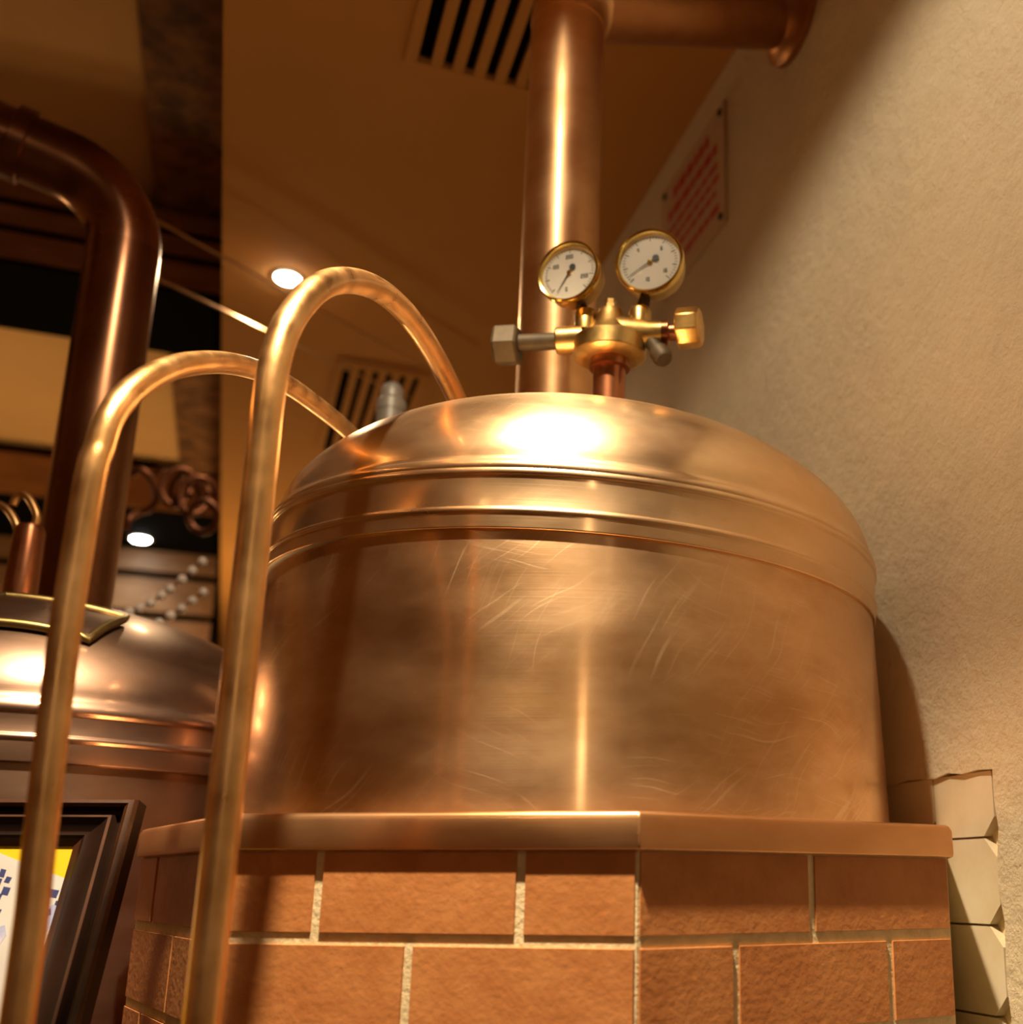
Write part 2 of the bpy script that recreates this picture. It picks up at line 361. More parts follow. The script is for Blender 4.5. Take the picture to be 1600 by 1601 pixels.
def spot_fixture(p, r, glow, label, depth=.012):
    t = thing('recessed_spotlight', p, label, 'lamp')
    q = MB(); q.lathe([(r*1.3, 0), (r*1.3, -.003), (r*1.05, -.005), (r, -.005), (r, 0)], Matrix.Translation(p), 40, cap=False); q.build('rim', M['lamprim'], t)
    q = MB(); q.lathe([(0, -.016), (r*.5, -.0145), (r*.85, -.010), (r*.99, -.0045), (r*.99, -.0005), (0, -.0005)], Matrix.Translation(p), 32); q.build('bulb', glow, t)
sp1 = at_z(450, 433, ZC); spot_fixture(sp1, .031, M['lampwarm'], 'bright round spotlight in the brown ceiling above the bent copper pipe')
sp2 = at_z(220, 842, z2b); spot_fixture(sp2, .045, M['lampcool'], 'cool white spotlight under the far beam beside the dark vent pipe')

def cable(a, b, label):
    q = MB(); q.tube([a, (a+b)/2 - Vector((0, 0, .004)), b], .0035, 8)
    tag(q.build('cable', M['cable'], origin=a), label, 'cable', 'thin cables strung under the ceiling')
cable(at_z(-40, 186, 1.40), at_z(720, 604, 1.40), 'longer thin cable strung under the ceiling, passing just above the bent pipes')
cable(at_z(225, 425, 1.32), at_z(640, 622, 1.32), 'shorter lower cable strung across behind the tallest bent copper pipe')

# ------------------------------------------------------------------ brick plinth
OC = Vector((-.1192, 1.2995)); ROT = 55.24
def octo(a, z):
    rc = a/math.cos(PI/8); pts = []
    for kk in range(8):
        az = math.radians(ROT + 112.5 - 45*kk)
        pts.append(Vector((OC.x + rc*math.sin(az), OC.y + rc*math.cos(az))))
    return pts          # 0 front corner, 1 right, ... going round, 7 left, 6 third face's far end
def clip(pts, d):       # keep the part on this side of the wall
    out = []
    for a, b in zip(pts, pts[1:] + pts[:1]):
        da, db = a.x*N_.x + a.y*N_.y - d, b.x*N_.x + b.y*N_.y - d
        if da <= 0: out.append(a)
        if da*db < 0: out.append(a + (b-a)*(da/(da-db)))
    return out
plinth = thing('brick_plinth', W(OC.x, OC.y, -H), 'octagonal terracotta tiled plinth with a copper ledge, carrying the big copper kettle', 'plinth')
ZLT, ZLB = .0546, .0259
LIM = WD - .004
core = clip(octo(.4060, 0), LIM)
q = MB(); q.prism([W(p.x, p.y, -H) for p in core], [W(p.x, p.y, ZLB+.002) for p in core]); q.build('mortar_core', M['mortar'], plinth)
P8 = octo(.4078, 0)
def face_t(A, B, px, py):
    r = ray(px, py); d = Vector((r.x, r.y)); e = B - A
    den = d.x*e.y - d.y*e.x
    return (A.x*(-d.y) + A.y*d.x)/(-(e.x*(-d.y) + e.y*d.x)) if den else 0
faces = {'left': (P8[7], P8[0], [(496, 1400), (813, 1400)], [(638, 1490)]),
         'right': (P8[0], P8[1], [(1271, 1400)], [(1152, 1490), (1393, 1490)]),
         'third': (P8[6], P8[7], [(242, 1390)], [(268, 1490)])}
q = MB(); th = .0075
def add_row(A, B, ts, z0, z1):
    e = (B-A); L = e.length; e = e/L; nrm = Vector((e.y, -e.x))
    if nrm.dot(A - OC) < 0: nrm = -nrm
    ts = [0] + sorted(ts) + [1]
    for a, b in zip(ts, ts[1:]):
        g0 = .0016 if a == 0 else .0026; g1 = .0016 if b == 1 else .0026
        l0, l1 = a*L + g0, b*L - g1
        if l1 - l0 < .006: continue
        i = A - nrm*th
        pts = [(l0, z0), (l1, z0), (l1, z1), (l0, z1)]
        j = random.uniform(-.0006, .0006)
        q.prism([W(*(i + e*l), z) for l, z in pts], [W(*(A + nrm*j + e*(l + (.0012 if k in (0, 3) else -.0012))), z + (.0012 if k < 2 else -.0012)) for k, (l, z) in enumerate(pts)])
rows = [(ZLB - .0005, -.0370)]
z = -.0442
while z > -H + .01:
    rows.append((z, max(z - .066, -H + .002))); z -= .0732
for r_i, (zt, zb) in enumerate(rows):
    for nm, (A, B, j0, j1) in faces.items():
        js = j0 if r_i % 2 == 0 else j1
        ts = [face_t(A, B, *p) for p in js]
        add_row(A, B, ts, zb, zt)
    for kk in (1, 2, 3, 4, 5):
        A, B = P8[kk], P8[(kk+1) % 8]
        if kk in (1, 2, 3) and (B.x*N_.x + B.y*N_.y > LIM - .01 or A.x*N_.x + A.y*N_.y > LIM - .01): continue
        add_row(A, B, [.5] if r_i % 2 else [.25, .75], zb, zt)
q.build('terracotta_tiles', M['tile'], plinth, sharp=20)
# copper ledge: a folded sheet in two visible lengths meeting at the front corner
OL = clip(octo(.4142, 0), LIM)
def ring(a, z): return [W(p.x, p.y, z) for p in clip(octo(a, 0), LIM)]
q = MB(); lv = [(.4122, ZLB), (.4126, ZLB+.004), (.4122, ZLT-.006), (.4100, ZLT-.0015), (.4065, ZLT)]
rings = [[q.v(p) for p in ring(a, z)] for a, z in lv]
nn = min(len(r) for r in rings)
for A, B in zip(rings, rings[1:]):
    for i in range(nn): q.face([A[i], A[(i+1) % nn], B[(i+1) % nn], B[i]], False)
q.face(rings[-1]); q.face(list(reversed(rings[0])))
q.build('ledge', M['ledge'], plinth, bevel=.0012, sharp=30)

# ------------------------------------------------------------------ main kettle
KC = Vector((-.118, 1.30))
k1 = thing('brewing_kettle', W(KC.x, KC.y, ZLT), 'big polished copper brewing kettle with a domed lid standing on the tiled plinth', 'kettle')
K1M = Matrix.Translation(W(KC.x, KC.y, 0))
q = MB(); q.lathe([(.3575, ZLT), (.3565, ZLT+.02), (.3526, .18), (.3472, .312)], K1M, 160)
q.build('body', M['copper'], k1, origin=W(KC.x, KC.y, .2))
TILT = Matrix.Translation(W(KC.x, KC.y, .303)) @ Matrix.Rotation(.0477, 4, 'Y')
def superdome(Rr, h, a, b, z0, n=44):
    return [(Rr*math.cos(PI/2*i/n)**(2/a), z0 + h*math.sin(PI/2*i/n)**(2/b)) for i in range(n)] + [(0, z0+h)]
lid_prof = [(.3365, .004), (.3495, -.0004), (.3510, -.0004), (.3517, .0004), (.3518, .0012), (.3518, .0128), (.3519, .0138), (.3529, .0146), (.3534, .0164), (.3530, .0182), (.3516, .0192), (.3508, .0200),
            (.3506, .0208), (.3506, .0490), (.3508, .0498), (.3520, .0508), (.3529, .0530), (.3526, .0552), (.3518, .0564), (.3516, .0570), (.3520, .0578), (.3524, .0594), (.3520, .0614), (.3502, .0644), (.3482, .0664), (.3470, .0676)]
q = MB(); q.lathe(lid_prof + superdome(.3462, .156, 2.3, 1.75, .068)[1:], TILT, 160, cap=False)
lid = q.build('lid', M['lidcopper'], k1, origin=TILT.translation, rot=Matrix.Rotation(.0477, 4, 'Y'), sharp=50)
def dome_z(x, y):       # height of the lid surface above the eye at plan (x, y)
    dx, dy = x - KC.x, y - KC.y; r = min(math.hypot(dx, dy)/.349, .999)
    c = r**(2.3/2); s_ = math.sqrt(1 - c*c)
    return .303 + .068 + .156*s_**(2/1.75) - .0477*dx

def seat(q, fn, below):
    for v in q.bm.verts:
        if v.co.z < below + H: v.co.z = fn(v.co.x, v.co.y) + H - .0006
# ------------------------------------------------------------------ tall vent pipe with elbow to the wall
PC = Vector((-.157, 1.372)); PR = .0525; ZB = 1.262; BR = .058
vp = thing('vent_pipe', W(PC.x, PC.y, dome_z(PC.x, PC.y)), 'tall shiny copper vent pipe rising from the big kettle and turning into the wall', 'pipe')
q = MB(); q.lathe([(PR, 0), (PR, .9), (PR, ZB - BR)], Matrix.Translation(W(PC.x, PC.y, 0)), 96)
seat(q, dome_z, .1); q.build('riser', M['duct'], vp, origin=W(PC.x, PC.y, .9))
fw_ = on_plane(1243, 24, R(WD, 0, 0), N_)              # centre of the flange on the wall
HD = Vector((fw_.x - PC.x, fw_.y - PC.y, 0)); HL = HD.length; HD.normalize()
el = W(PC.x, PC.y, ZB - BR)
rise = math.atan2(fw_.z - (el.z + BR), HL)
path = [el - Vector((0, 0, .002))]
for i in range(0, 17):
    a = (PI/2 - rise)*i/16
    path.append(el + HD*(BR*(1 - math.cos(a))) + Vector((0, 0, BR*math.sin(a))))
pe = path[-1]; DD = (fw_ - pe).normalized(); path.append(pe + DD*.002)
q = MB(); q.tube(path, PR+.0012, 64); q.build('elbow', M['duct'], vp)
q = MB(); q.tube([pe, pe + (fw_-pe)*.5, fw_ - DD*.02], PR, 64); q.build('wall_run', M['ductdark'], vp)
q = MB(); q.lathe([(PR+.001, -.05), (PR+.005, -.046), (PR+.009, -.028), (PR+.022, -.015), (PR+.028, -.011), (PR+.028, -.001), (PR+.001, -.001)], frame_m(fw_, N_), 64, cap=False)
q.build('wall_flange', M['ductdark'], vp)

# ------------------------------------------------------------------ bent copper pipes in front of the kettle
def plane_path(L, E, pix):
    d = (E - L); d.z = 0; nrm = Vector((-d.y, d.x, 0)).normalized()
    return [on_plane(px, py, L, nrm) for px, py in pix]
LA = W(-.2925, .75, 0); EA = W(-.262, 1.26, .54)
ppix = [(409.5, 720), (419, 630), (434, 550), (459, 492), (500, 449), (540, 438.5), (580, 447), (615, 470), (648, 506), (680, 556), (703, 600), (718, 631)]
pa = plane_path(LA, EA, ppix)
d = (pa[-1] - pa[-2]).normalized()
full = [W(-.2925, .75, -H), W(-.2925, .75, -.5), W(-.2925, .75, 0), W(-.2925, .75, .15), W(-.2925, .75, .22)] + pa + [pa[-1] + d*.05]
q = MB(); q.tube(smooth_path(full, 7), .0114, 32)
ta = q.build('bent_pipe', M['pipe'], origin=W(-.2925, .75, -H)); tag(ta, 'nearest and tallest bent copper pipe, arching over onto the kettle lid', 'pipe', 'bent copper pipes in front of the kettle')
LB = W(-.386, .70, 0); EB = W(-.39, 1.28, .53)
ppix = [(141, 750), (156, 700), (170, 657), (195, 622), (234, 591), (285, 571), (348, 567), (402, 579), (450, 602), (497, 635), (530, 661), (552, 681)]
pb = plane_path(LB, EB, ppix)
pb0 = plane_path(LB, EB, [(50, 1470), (64, 1250), (82, 1050)])
d = (pb[-1] - pb[-2]).normalized()
full = [W(-.380, .70, -H), W(-.380, .70, -.5), W(-.380, .70, -.08), W(-.3825, .70, .02), W(-.3855, .70, .12), W(-.3862, .70, .17)] + pb + [pb[-1] + d*.05]
q = MB(); q.tube(smooth_path(full, 7), .0096, 32)
tb = q.build('bent_pipe', M['pipe'], origin=full[0]); tag(tb, 'lower bent copper pipe at the left, its arch passing behind the tallest one', 'pipe', 'bent copper pipes in front of the kettle')

# ------------------------------------------------------------------ pressure regulator on the lid
RX, RY = -.0777, 1.20
reg = thing('pressure_regulator', W(RX, RY, dome_z(RX, RY)), 'brass pressure regulator with two round gauges standing on the kettle lid', 'regulator')
AX = Vector((.994, -.108, 0)); FW = Vector((-.108, -.994, 0))
def zp(y): return .5597 + (600 - y)*.00083
def PX(px, y, off=0): return W(RX, RY, zp(y)) + AX*((px - 950)*.00076) + FW*off
BC = PX(953, 547)
BM = Matrix.Translation(BC)
q = MB(); q.lathe([(.019, -.4), (.019, -.026), (.0235, -.026), (.0235, -.012), (0, -.012)], BM, 40)
seat(q, dome_z, .3); q.build('stem', M['stub'], reg)
q = MB()
q.lathe([(0, -.016), (.030, -.016), (.037, -.014), (.0415, -.011), (.0425, -.0095), (.0425, .0085), (.0415, .010), (.0395, .0105), (.036, .012),
         (.028, .019), (.021, .030), (.0165, .043), (.0140, .049), (.0120, .050), (0, .050)], BM, 64)
q.build('body', M['brass'], reg, sharp=18)
q = MB(); q.lathe([(.0085, .0495), (.0085, .056), (.0065, .057), (.0065, .063), (0, .063)], BM, 6, smooth=False); q.build('top_bolt', M['brass'], reg)
for px in (914, 999):       # raised bosses that carry the gauges
    q = MB(); q.lathe([(.0135, -.020), (.0135, .002), (.0110, .007), (0, .007)], Matrix.Translation(PX(px, 495)), 32); q.build('gauge_boss', M['brass'], reg)
# rib on the front of the bonnet
q = MB(); q.prism([BC + AX*a + FW*b + Vector((0, 0, .010)) for a, b in ((-.009, .026), (.009, .026), (.009, .0), (-.009, .0))],
                  [BC + AX*a + FW*b + Vector((0, 0, .046)) for a, b in ((-.006, .0145), (.006, .0135), (.006, .0), (-.006, .0))])
q.build('rib', M['brass'], reg, bevel=.0015)
# left inlet: block, tube, big dark hex nut
q = MB(); q.lathe([(.0165, -.030), (.0165, .0), (.0150, .002), (0, .002)], frame_m(PX(872, 530.5), -AX), 32); q.build('inlet_block', M['brass'], reg)
q = MB(); q.lathe([(.0102, -.004), (.0102, .050)], frame_m(PX(874, 531), -AX), 32); q.build('inlet_tube', M['bronze'], reg)
q = MB(); q.lathe([(0, 0), (.0215, 0), (.0250, .0030), (.0250, .0270), (.0215, .0300), (0, .0300)], frame_m(PX(811, 534), -AX, Vector((0, .25, 1))), 6, smooth=False)
q.build('hex_nut', M['bronze'], reg, bevel=.001)
# right outlet: cone, thread, neck, octagonal knob
q = MB(); q.lathe([(.0230, -.030), (.0190, -.004), (.0160, .008), (.0152, .022), (0, .022)], frame_m(PX(1005, 527), AX), 32); q.build('outlet_body', M['brass'], reg)
q = MB(); q.lathe([(.0125, 0)] + [(r, .0022*k + dz) for k in range(4) for r, dz in ((.0150, .0003), (.0150, .0012), (.0125, .0018))] + [(.0100, .0095), (.0100, .024)], frame_m(PX(1033, 526), AX), 32)
q.build('outlet_thread', M['stub'], reg)
q = MB(); q.lathe([(.017, 0), (.0235, .0015), (.0245, .004), (.0240, .0250), (.0215, .0290), (0, .0295)], frame_m(PX(1056, 521), AX + FW*.12, Vector((0, .3, 1))), 8, smooth=False)
q.build('knob', M['knob'], reg, bevel=.0012)
dn = (AX*.45 + FW*.35 + Vector((0, 0, -.8))).normalized()
q = MB(); q.lathe([(.0085, -.006), (.0085, .012), (.0115, .013), (.0115, .026), (.0095, .030), (0, .030)], frame_m(PX(1022, 548, .006), dn), 24); q.build('relief_valve', M['bronze'], reg)

def gauge(cx, cy, r, nx, needle, cw, rot, nums):
    c = PX(cx, cy, .022)
    nrm = (FW + AX*nx + Vector((0, 0, -.03))).normalized()
    G = frame_m(c, nrm, AX)
    if G.col[1].z < 0: G = G @ Matrix.Rotation(PI, 4, 'Z')
    q = MB()
    q.lathe([(0, -.030), (r*.80, -.030), (r*.90, -.027), (r*.93, -.022), (r*.93, -.004), (r*.93, .000)], G, 64, cap=False)
    case = q.build('gauge', M['brass'], reg)
    q = MB(); q.lathe([(r*.90, -.004), (r*.985, -.006), (r, -.003), (r, .001), (r*.985, .0036), (r*.95, .0045), (r*.90, .0036), (r*.875, .0015), (r*.87, -.003)], G, 72, cap=False); q.build('bezel', M['brassrim'], case)
    q = MB(); q.lathe([(0, -.0045), (r*.92, -.0045), (r*.92, -.0020), (0, -.0020)], G, 64); q.build('dial', M['dial'], case)
    q = MB(); q.lathe([(r*.88, .0016), (r*.6, .0030), (0, .0036)], G, 48, cap=False); q.build('glass', M['glass'], case)
    q = MB()
    def flat(pts, z=-.0016): q.prism([G @ Vector((x, y, z-.0004)) for x, y in pts], [G @ Vector((x, y, z)) for x, y in pts])
    for k in range(41):
        a = math.radians(225 - 270*k/40); big = k % 5 == 0
        r0 = r*(.66 if big else .72); r1 = r*.80; w = .00045 if big else .00022
        ca, sa = math.cos(a), math.sin(a)
        flat([(r0*ca - w*sa, r0*sa + w*ca), (r0*ca + w*sa, r0*sa - w*ca), (r1*ca + w*sa, r1*sa - w*ca), (r1*ca - w*sa, r1*sa + w*ca)])
    def digit(ch, x, y, h):
        seg = {'0': 'abcdef', '1': 'bc', '2': 'abged', '3': 'abgcd', '4': 'fgbc', '5': 'afgcd', '6': 'afgedc'}[ch]
        w = h*.5; t = h*.16
        box = {'a': (0, h-t, w, h), 'd': (0, 0, w, t), 'g': (0, h/2-t/2, w, h/2+t/2), 'b': (w-t, h/2, w, h), 'c': (w-t, 0, w, h/2), 'f': (0, h/2, t, h), 'e': (0, 0, t, h/2)}
        for s_ in seg:
            x0, y0, x1, y1 = box[s_]; flat([(x+x0, y+y0), (x+x1, y+y0), (x+x1, y+y1), (x+x0, y+y1)])
    for txt, ang in nums:
        a = math.radians(ang); h = r*.13; L = len(txt)*h*.65
        for i, ch in enumerate(txt): digit(ch, r*.53*math.cos(a) - L/2 + i*h*.65, r*.53*math.sin(a) - h/2, h)
    q.build('markings', M['ink'], case)
    a = math.radians(needle); ca, sa = math.cos(a), math.sin(a)
    q = MB()
    def loc(u, v): return (u*ca - v*sa, u*sa + v*ca)
    flat([loc(-r*.20, -.0009), loc(r*.70, -.0003), loc(r*.70, .0003), loc(-r*.20, .0009)], -.0004)
    cwp = [loc(-r*.20 + r*.10*math.cos(b), r*.10*math.sin(b)) for b in [2*PI*i/12 for i in range(12)]]
    flat(cwp, -.0003)
    q.build('needle', M['ink'], case)
    q = MB(); q.lathe([(r*.07, -.0022), (r*.07, .0002), (0, .0005)], G, 16); q.build('hub', M['brassrim'], case)
    return case, c, G
g1 = gauge(891, 438, .0392, -.22, 238, 0, 0, [('100', 150), ('0', 262), ('200', 90), ('250', -20)])
g2 = gauge(1017, 428, .0412, -.10, 212, 0, 0, [('4', 130), ('10', 262), ('6', 50), ('16', -35)])
for (case, c, G), bx, r in ((g1, 914, .0375), (g2, 999, .040)):
    q = MB(); a = PX(bx, 500); b = c - FW*.015 - Vector((0, 0, r*.90)); b = c + (a - c).normalized()*r*.75 - FW*.014
    q.tube([a, a + (b-a)*.5, b], [.0078, .0078, .0068], 6); q.build('gauge_stem', M['bronze'], reg, sharp=20)

# ------------------------------------------------------------------ second kettle behind at the left
K2 = Vector((-.87, 1.50)); R2 = .362; ZR2 = .122
k2 = thing('brewing_kettle', W(K2.x, K2.y, -.55), 'duller copper kettle at the left, half hidden behind the bent pipes and the framed poster', 'kettle')
K2M = Matrix.Translation(W(K2.x, K2.y, 0))
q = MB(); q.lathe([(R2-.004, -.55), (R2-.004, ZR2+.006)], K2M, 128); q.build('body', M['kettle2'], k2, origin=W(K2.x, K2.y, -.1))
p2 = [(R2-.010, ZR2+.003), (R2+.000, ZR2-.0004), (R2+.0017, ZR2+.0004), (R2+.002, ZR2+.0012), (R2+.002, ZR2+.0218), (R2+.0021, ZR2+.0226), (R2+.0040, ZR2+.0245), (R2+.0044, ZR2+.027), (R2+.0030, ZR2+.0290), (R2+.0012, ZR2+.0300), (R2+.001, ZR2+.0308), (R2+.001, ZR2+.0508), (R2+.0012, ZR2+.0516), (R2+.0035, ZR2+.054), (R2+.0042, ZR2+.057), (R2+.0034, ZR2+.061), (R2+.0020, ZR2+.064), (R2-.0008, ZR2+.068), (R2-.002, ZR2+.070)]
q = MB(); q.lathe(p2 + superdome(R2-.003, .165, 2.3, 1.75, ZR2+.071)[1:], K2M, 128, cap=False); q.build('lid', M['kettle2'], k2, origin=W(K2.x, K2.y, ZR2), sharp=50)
def dome2(x, y):
    r = min(math.hypot(x-K2.x, y-K2.y)/(R2-.003), .999); c = r**1.15
    return ZR2 + .071 + .165*math.sqrt(1-c*c)**(2/1.75)
# brass framed hatch lying on the lid
hx = []
def ray_dome2(px, py):
    for i in range(900):
        p = at(px, py, 1.14 + i*.0006)
        if p.z - H < dome2(p.x, p.y): return Vector((p.x, p.y))
    return Vector((p.x, p.y))
ha, hb = ray_dome2(137, 1012), ray_dome2(196, 979)
hc = ray_dome2(2, 986); e_ = (hc - ha)
hx = [ha, hb, hb + e_*1.5, ha + e_*1.5]
def on_dome(p, dz): return W(p.x, p.y, dome2(p.x, p.y) + dz)
loop = []
for a, b in zip(hx, hx[1:] + hx[:1]):
    for i in range(10): loop.append(a + (b-a)*(i/10))
cen = sum(hx, Vector((0, 0)))/4
q = MB(); lo = [q.v(on_dome(cen + (p-cen)*.965, .004)) for p in loop]; hi = [q.v(on_dome(cen + (p-cen)*.965, .012)) for p in loop]; ctr = q.v(on_dome(cen, .013))
for i in range(len(loop)):
    j = (i+1) % len(loop); q.face([lo[i], lo[j], hi[j], hi[i]], True); q.face([hi[i], hi[j], ctr], True)
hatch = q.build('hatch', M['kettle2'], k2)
q = MB(); q.tube([on_dome(p, .009) for p in loop], .0055, 12, closed=True); q.build('hatch_rim', M['hatchbrass'], hatch)
b2 = MB(); b2.lathe([(R2-.002, -H), (R2-.002, -.55)], K2M, 64)
tag(b2.build('kettle_base', M['tile'], origin=W(K2.x, K2.y, -H)), 'round terracotta base under the duller copper kettle at the left', 'plinth')

# dark vent pipe of the second kettle, bending away to the left
y2 = 1.60; a = at(124, 900, y2); rr = .054
PX2 = (a.x - .006, y2)
vz0 = dome2(*PX2)
v2 = thing('vent_pipe', W(PX2[0], PX2[1], vz0), 'dark brown copper vent pipe at the left, bending over towards the edge of the picture', 'pipe')
zt = .97
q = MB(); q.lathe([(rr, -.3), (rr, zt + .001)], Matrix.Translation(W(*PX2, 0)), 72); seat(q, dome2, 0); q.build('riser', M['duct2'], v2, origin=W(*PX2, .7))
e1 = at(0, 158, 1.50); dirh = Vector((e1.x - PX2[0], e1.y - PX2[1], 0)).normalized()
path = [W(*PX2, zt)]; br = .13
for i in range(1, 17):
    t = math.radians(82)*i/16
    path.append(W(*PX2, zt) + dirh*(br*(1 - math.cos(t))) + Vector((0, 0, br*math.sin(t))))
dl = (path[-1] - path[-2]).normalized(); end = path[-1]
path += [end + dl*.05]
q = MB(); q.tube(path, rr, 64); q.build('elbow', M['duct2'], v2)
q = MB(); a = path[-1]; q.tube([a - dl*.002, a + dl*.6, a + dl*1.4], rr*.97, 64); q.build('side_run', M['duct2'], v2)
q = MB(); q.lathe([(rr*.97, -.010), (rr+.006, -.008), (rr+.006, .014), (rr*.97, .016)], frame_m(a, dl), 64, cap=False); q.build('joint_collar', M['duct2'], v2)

# double hooked standpipe at the far left on the second kettle
sx = at(36, 900, 1.43)
sp = thing('hooked_standpipe', W(sx.x, 1.43, dome2(sx.x, 1.43)), 'short reddish copper standpipe with two hooked tubes at the left edge', 'pipe')
q = MB(); zt2 = at(36, 832, 1.43).z - H
q.lathe([(.021, dome2(sx.x, 1.43) - .006), (.019, zt2), (.016, zt2+.008), (0, zt2+.008)], Matrix.Translation(W(sx.x, 1.43, 0)), 32); q.build('standpipe', M['stub'], sp)
for pts in (((30, 838), (24, 815), (10, 795), (-6, 788), (-18, 800)), ((44, 838), (58, 812), (52, 790), (40, 774), (28, 776), (20, 790))):
    q = MB(); q.tube(smooth_path([at(px, py, 1.43) for px, py in pts], 6), .0052, 14); q.build('hook', M['pipe'], sp)

# steel capped standpipe behind the kettle
c = at(614, 610, 1.69); rs = .0225
st = thing('steel_standpipe', Vector((c.x, c.y, 0)), 'grey steel standpipe with a rounded cap behind the big kettle', 'pipe')
zc_ = at(614, 602, 1.69).z - H
q = MB(); q.lathe([(rs, -H), (rs, zc_ - .045)], Matrix.Translation(W(c.x, c.y, 0)), 32); q.build('tube', M['steel'], st)
q = MB(); q.lathe([(rs*1.06, zc_-.047), (rs*1.06, zc_-.030), (rs*.78, zc_-.024), (rs*.80, zc_-.010), (rs*.55, zc_), (0, zc_+.001)], Matrix.Translation(W(c.x, c.y, 0)), 32); q.build('cap', M['steel'], st)

# ------------------------------------------------------------------ tangled copper tubing and pale balls shaped as glints of a metal chain in the background
def curl(pts, Y, r, label):
    path = []
    for px, py, dy in pts: path.append(at(px, py, Y + dy))
    q = MB(); q.tube(smooth_path(path, 8), r, 12)
    tag(q.build('copper_coil', M['coil'], origin=path[0]), label, 'coil', 'curled copper tubes behind the dark vent pipe')
cl1 = [(205, 742, 0), (222, 735, 0), (238, 752, .02), (245, 775, .04), (236, 795, .06), (216, 802, .04), (202, 812, 0), (196, 830, 0)]
curl(cl1, 2.6, .009, 'single hooked copper tube just right of the dark vent pipe')
cl2 = []
for i in range(64):
    t = i/63; a = t*2*PI*4
    cl2.append((258 + 56*t + 26*math.cos(a), 752 + 26*t + 30*math.sin(a), .06*math.sin(a*.5)))
curl(cl2, 2.75, .008, 'tangled loops of thin copper tube under the beam beside the ceiling edge')
cl3 = []
for i in range(28):
    t = i/27; a = t*2*PI*1.7
    cl3.append((318 + 22*math.cos(a), 808 + 24*math.sin(a), .05*t))
curl(cl3, 2.45, .008, 'lowest round loop of copper tube, hanging in front of the black beam')
def strand(pts, Y0, Y1, label):
    n = len(pts); P = [at(px, py, Y0 + (Y1-Y0)*i/(n-1)) for i, (px, py) in enumerate(pts)]
    t = thing('glint_strand', P[0], label, 'chain glints', 'strands of pale chain glints')
    q = MB(); q.tube(P, .0010, 8); q.build('cord', M['black'], t)
    for p in P:
        q = MB(); q.sphere(p, .0082, 16, 10); q.build('bead', M['bead'], t)
strand([(185, 964), (202, 958), (219, 951), (236, 943), (253, 931), (266, 921), (285, 906), (301, 892), (317, 878)], 1.72, 1.95, 'upper strand of pale balls built as chain glints rising behind the dull kettle')
strand([(229, 985), (249, 974), (267, 963), (284, 951), (301, 939), (318, 926)], 1.76, 1.95, 'lower strand of pale balls built as chain glints just above the dull kettle lid')

# ------------------------------------------------------------------ framed poster leaning at the lower left
TR = at(215, 1248, .99)
rb = ray(147, 1506); Yb = TR.x/(rb.x/rb.y); BRp = at(147, 1506, Yb)
UPV = (TR - BRp); UPV.x = 0; UPV.normalize()
RT = Vector((1, 0, 0)); FN = RT.cross(UPV) ; FN = FN if FN.y < 0 else -FN
hgt = (TR.z)/UPV.z - .001; wid = .68
def FP(u, v, w=0): return TR + RT*(-u) - UPV*v + FN*w      # u: from the right edge, v: from the top
fr = thing('framed_poster', FP(wid/2, hgt), 'dark wooden picture frame with a yellow, white and blue poster leaning at the lower left', 'picture')
prof = [(0, -.020), (0, -.004), (.002, 0), (.006, .001), (.0095, -.001), (.011, -.008), (.016, -.009), (.019, -.002), (.0215, -.0015), (.028, -.005), (.036, -.0075), (.040, -.007), (.043, -.009), (.050, -.0125), (.050, -.020)]
q = MB()
rings = []
for a, w in prof:
    rings.append([q.v(FP(a, a*.76, w)), q.v(FP(wid-a, a*.76, w)), q.v(FP(wid-a, hgt-a, w)), q.v(FP(a, hgt-a, w))])
for i, (A, B) in enumerate(zip(rings, rings[1:])):
    q.mi = 1 if i in (1, 2, 3, 7, 12) else 0
    for k in range(4): q.face([A[k], A[(k+1) % 4], B[(k+1) % 4], B[k]])
q.mi = 0
for k in range(4): q.face([rings[-1][k], rings[-1][(k+1) % 4], rings[0][(k+1) % 4], rings[0][k]])
q.build('frame', [M['framewood'], M['frameedge']], fr, sharp=25)
q = MB(); a = .048; q.prism([FP(a, a*.76, -.0180), FP(wid-a, a*.76, -.0180), FP(wid-a, hgt-a, -.0180), FP(a, hgt-a, -.0180)], [FP(a, a*.76, -.0140), FP(wid-a, a*.76, -.0140), FP(wid-a, hgt-a, -.0140), FP(a, hgt-a, -.0140)])
q.build('backing_sheet', M['yellow'], fr)
def pix_on(px, py, w):
    p = on_plane(px, py, FP(0, 0, w), FN); d = p - FP(0, 0, w); return (-d.dot(RT), -d.dot(UPV))
q = MB()
def patch(pix, mi, w):
    uv = [pix_on(px, py, w) for px, py in pix]; q.mi = mi
    q.prism([FP(u, v, w-.0002) for u, v in uv], [FP(u, v, w) for u, v in uv])
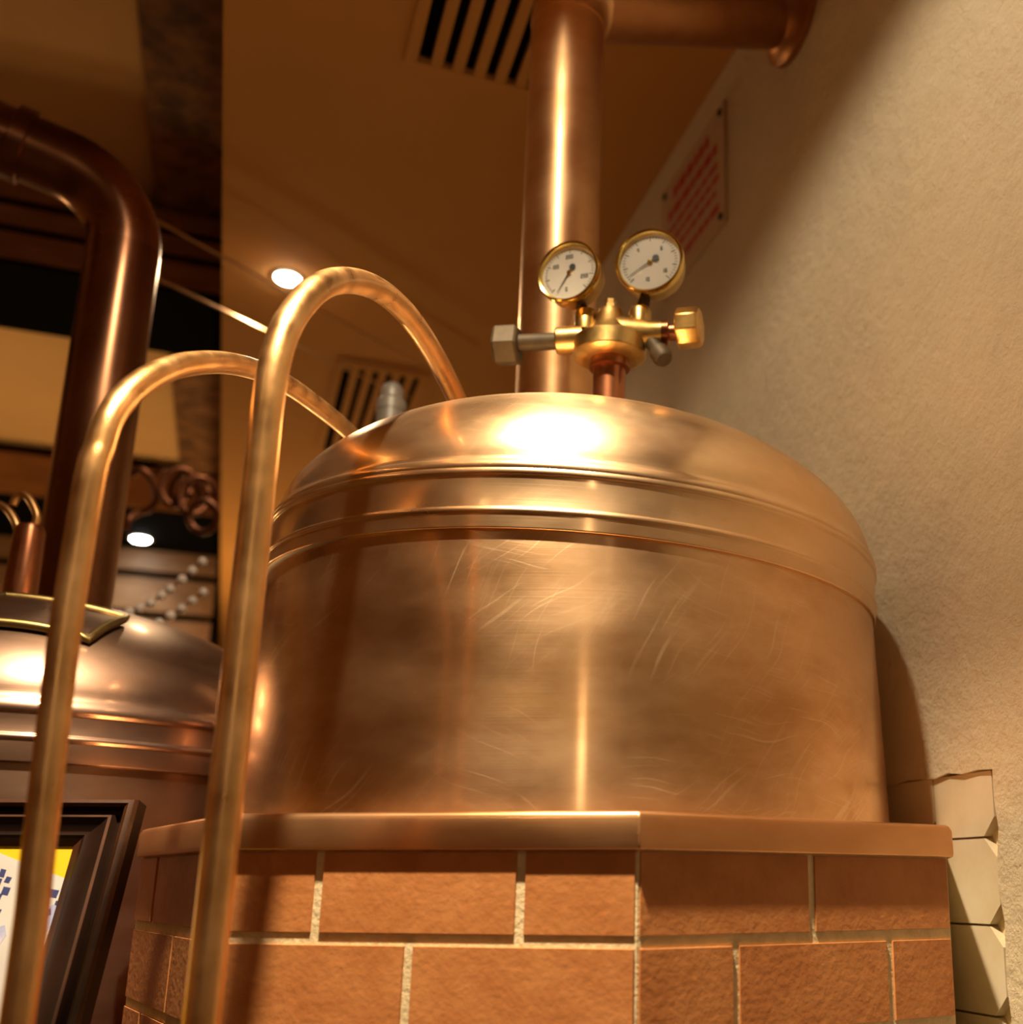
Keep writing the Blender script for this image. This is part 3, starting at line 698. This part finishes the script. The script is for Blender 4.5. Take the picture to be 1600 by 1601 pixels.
# white tilted sheet on the yellow ground
patch([(-190, 1296), (0, 1334), (30, 1346), (104, 1374), (111, 1378), (92, 1424), (62, 1503), (20, 1610), (-240, 1570)], 0, -.0138)
def check(px, py, w, h, sk, mi=1, z=-.0136): patch([(px, py), (px + w, py + 2), (px + w - sk, py + h), (px - sk, py + h - 2)], mi, z)
for c_ in ((80, 1390, 13, 14, 5), (68, 1402, 11, 12, 5), (88, 1408, 12, 11, 4), (11, 1370, 8, 11, 5), (2, 1358, 8, 14, 4), (-8, 1372, 12, 12, 4), (6, 1386, 11, 14, 5), (-6, 1396, 10, 13, 5), (-10, 1420, 13, 10, 4)): check(*c_)
patch([(68, 1421), (84, 1414), (92, 1418), (84, 1440), (74, 1455), (66, 1462)], 2, -.0135)
patch([(72, 1424), (80, 1420), (80, 1430), (72, 1434)], 1, -.0134)
patch([(-14, 1452), (8, 1446), (10, 1462), (0, 1476), (-14, 1480)], 2, -.0135)
q.build('printed_sheet', [M['white'], M['blue'], M['paleblue']], fr)

# ------------------------------------------------------------------ warning sign on the right wall
WP = R(WD, 0, 0)
def wl(px, py): p = on_plane(px, py, WP, N_); return p
cs = [wl(1131, 165), wl(1144, 338), wl(1073, 432), wl(1011, 350)]
ss = [p.x*S_.x + p.y*S_.y for p in cs]; zs = [p.z - H for p in cs]
sa, sb = (ss[0]+ss[1])/2, (ss[2]+ss[3])/2; zt_, zb_ = (zs[0]+zs[3])/2, (zs[1]+zs[2])/2
sg = thing('warning_sign', R(WD, (sa+sb)/2, (zt_+zb_)/2), 'pale plate with rows of red lettering screwed high on the plaster wall', 'sign')
q = MB(); q.box((WD-.006, sa, zb_+H), (WD-.0005, sb, zt_+H), ROOMROT); q.build('plate', M['sign'], sg, bevel=.001)
hh = zt_ - zb_; ln = sb - sa
for fz, h_, f0, f1 in ((.84, .10, .22, .80), (.68, .085, .10, .90), (.54, .05, .10, .88), (.43, .05, .08, .92), (.32, .05, .12, .86), (.18, .06, .08, .84)):
    x = f0; q = MB()
    while x < f1 - .02:
        w = random.uniform(.05, .13); w = min(w, f1 - x)
        q.box((WD-.0066, sa + ln*x, zb_ + hh*(fz-h_/2) + H), (WD-.0058, sa + ln*(x+w), zb_ + hh*(fz+h_/2) + H), ROOMROT)
        x += w + .022
    q.build('lettering_row', M['redink'], sg)
for a, b in ((.05, .07), (.95, .07), (.05, .93), (.95, .93)):
    q = MB(); q.lathe([(.007, 0), (.007, .003), (.004, .005), (0, .005)], frame_m(R(WD-.006, sa + ln*a, zb_ + hh*b), -N_), 16); q.build('screw', M['ink'], sg)

# ------------------------------------------------------------------ light
def lamp(name, kind, loc, power, col, size=.03, target=None, **kw):
    l = bpy.data.lights.new(name, kind); l.energy = power; l.color = col; o = bpy.data.objects.new(name, l); C.objects.link(o); o.location = loc
    if kind in ('POINT', 'SPOT'): l.shadow_soft_size = size
    if target is not None: o.rotation_euler = (Vector(target) - Vector(loc)).to_track_quat('-Z', 'Y').to_euler()
    for k, v in kw.items(): setattr(l, k, v)
    return o
WARM = (1, .74, .42)
KL = W(-.24, .55, 1.43)
lamp('key_downlight', 'SPOT', KL + Vector((.03, 0, 0)), 330, (1, .76, .47), .022, KL + Vector((-.03, .25, -1)), spot_size=math.radians(59), spot_blend=.7)
lamp('key_spill', 'SPOT', KL, 32, (1, .81, .55), .022, KL - Vector((0, 0, 1)), spot_size=math.radians(145), spot_blend=.25)
# the row of ceiling downlights behind the camera
for n, s, p in ((.1, -1.8, 9), (.1, -3.8, 14), (-1.9, -.8, 9), (-1.9, -3.2, 14)):
    z = ZC if n > -.144 else ZR
    P = R(n, s, z - .02); lamp('room_downlight', 'SPOT', P, p, WARM, .05, P - Vector((0, 0, 1)), spot_size=math.radians(140), spot_blend=.5)
lamp('room_pendant', 'POINT', W(.62, -3.5, 1.02), 11, WARM, .05)
# the two visible spotlights
lamp('spotlight_beam', 'SPOT', sp1 - Vector((0, 0, .02)), 18, WARM, .03, sp1 - Vector((0, 0, 1)), spot_size=math.radians(150), spot_blend=.4)
lamp('spotlight_beam', 'SPOT', sp2 - Vector((0, 0, .02)), 9, (.95, 1, .92), .04, sp2 - Vector((0, .3, 1)), spot_size=math.radians(150), spot_blend=.4)
# added warm fill points that brighten the far ceiling; no fixture
lamp('far_fill', 'POINT', R(.1, 5.6, .3), 40, (1, .60, .24), .08)
lamp('far_fill', 'POINT', R(-2.0, 4.6, .7), 24, (1, .62, .26), .08)

w = bpy.data.worlds.new('world'); S.world = w; w.use_nodes = True
w.node_tree.nodes['Background'].inputs[0].default_value = (.10, .055, .025, 1); w.node_tree.nodes['Background'].inputs[1].default_value = 1.
S.view_settings.view_transform = 'Standard'; S.view_settings.look = 'None'; S.view_settings.gamma = 1; S.view_settings.exposure = 0
S.cycles.max_bounces = 8
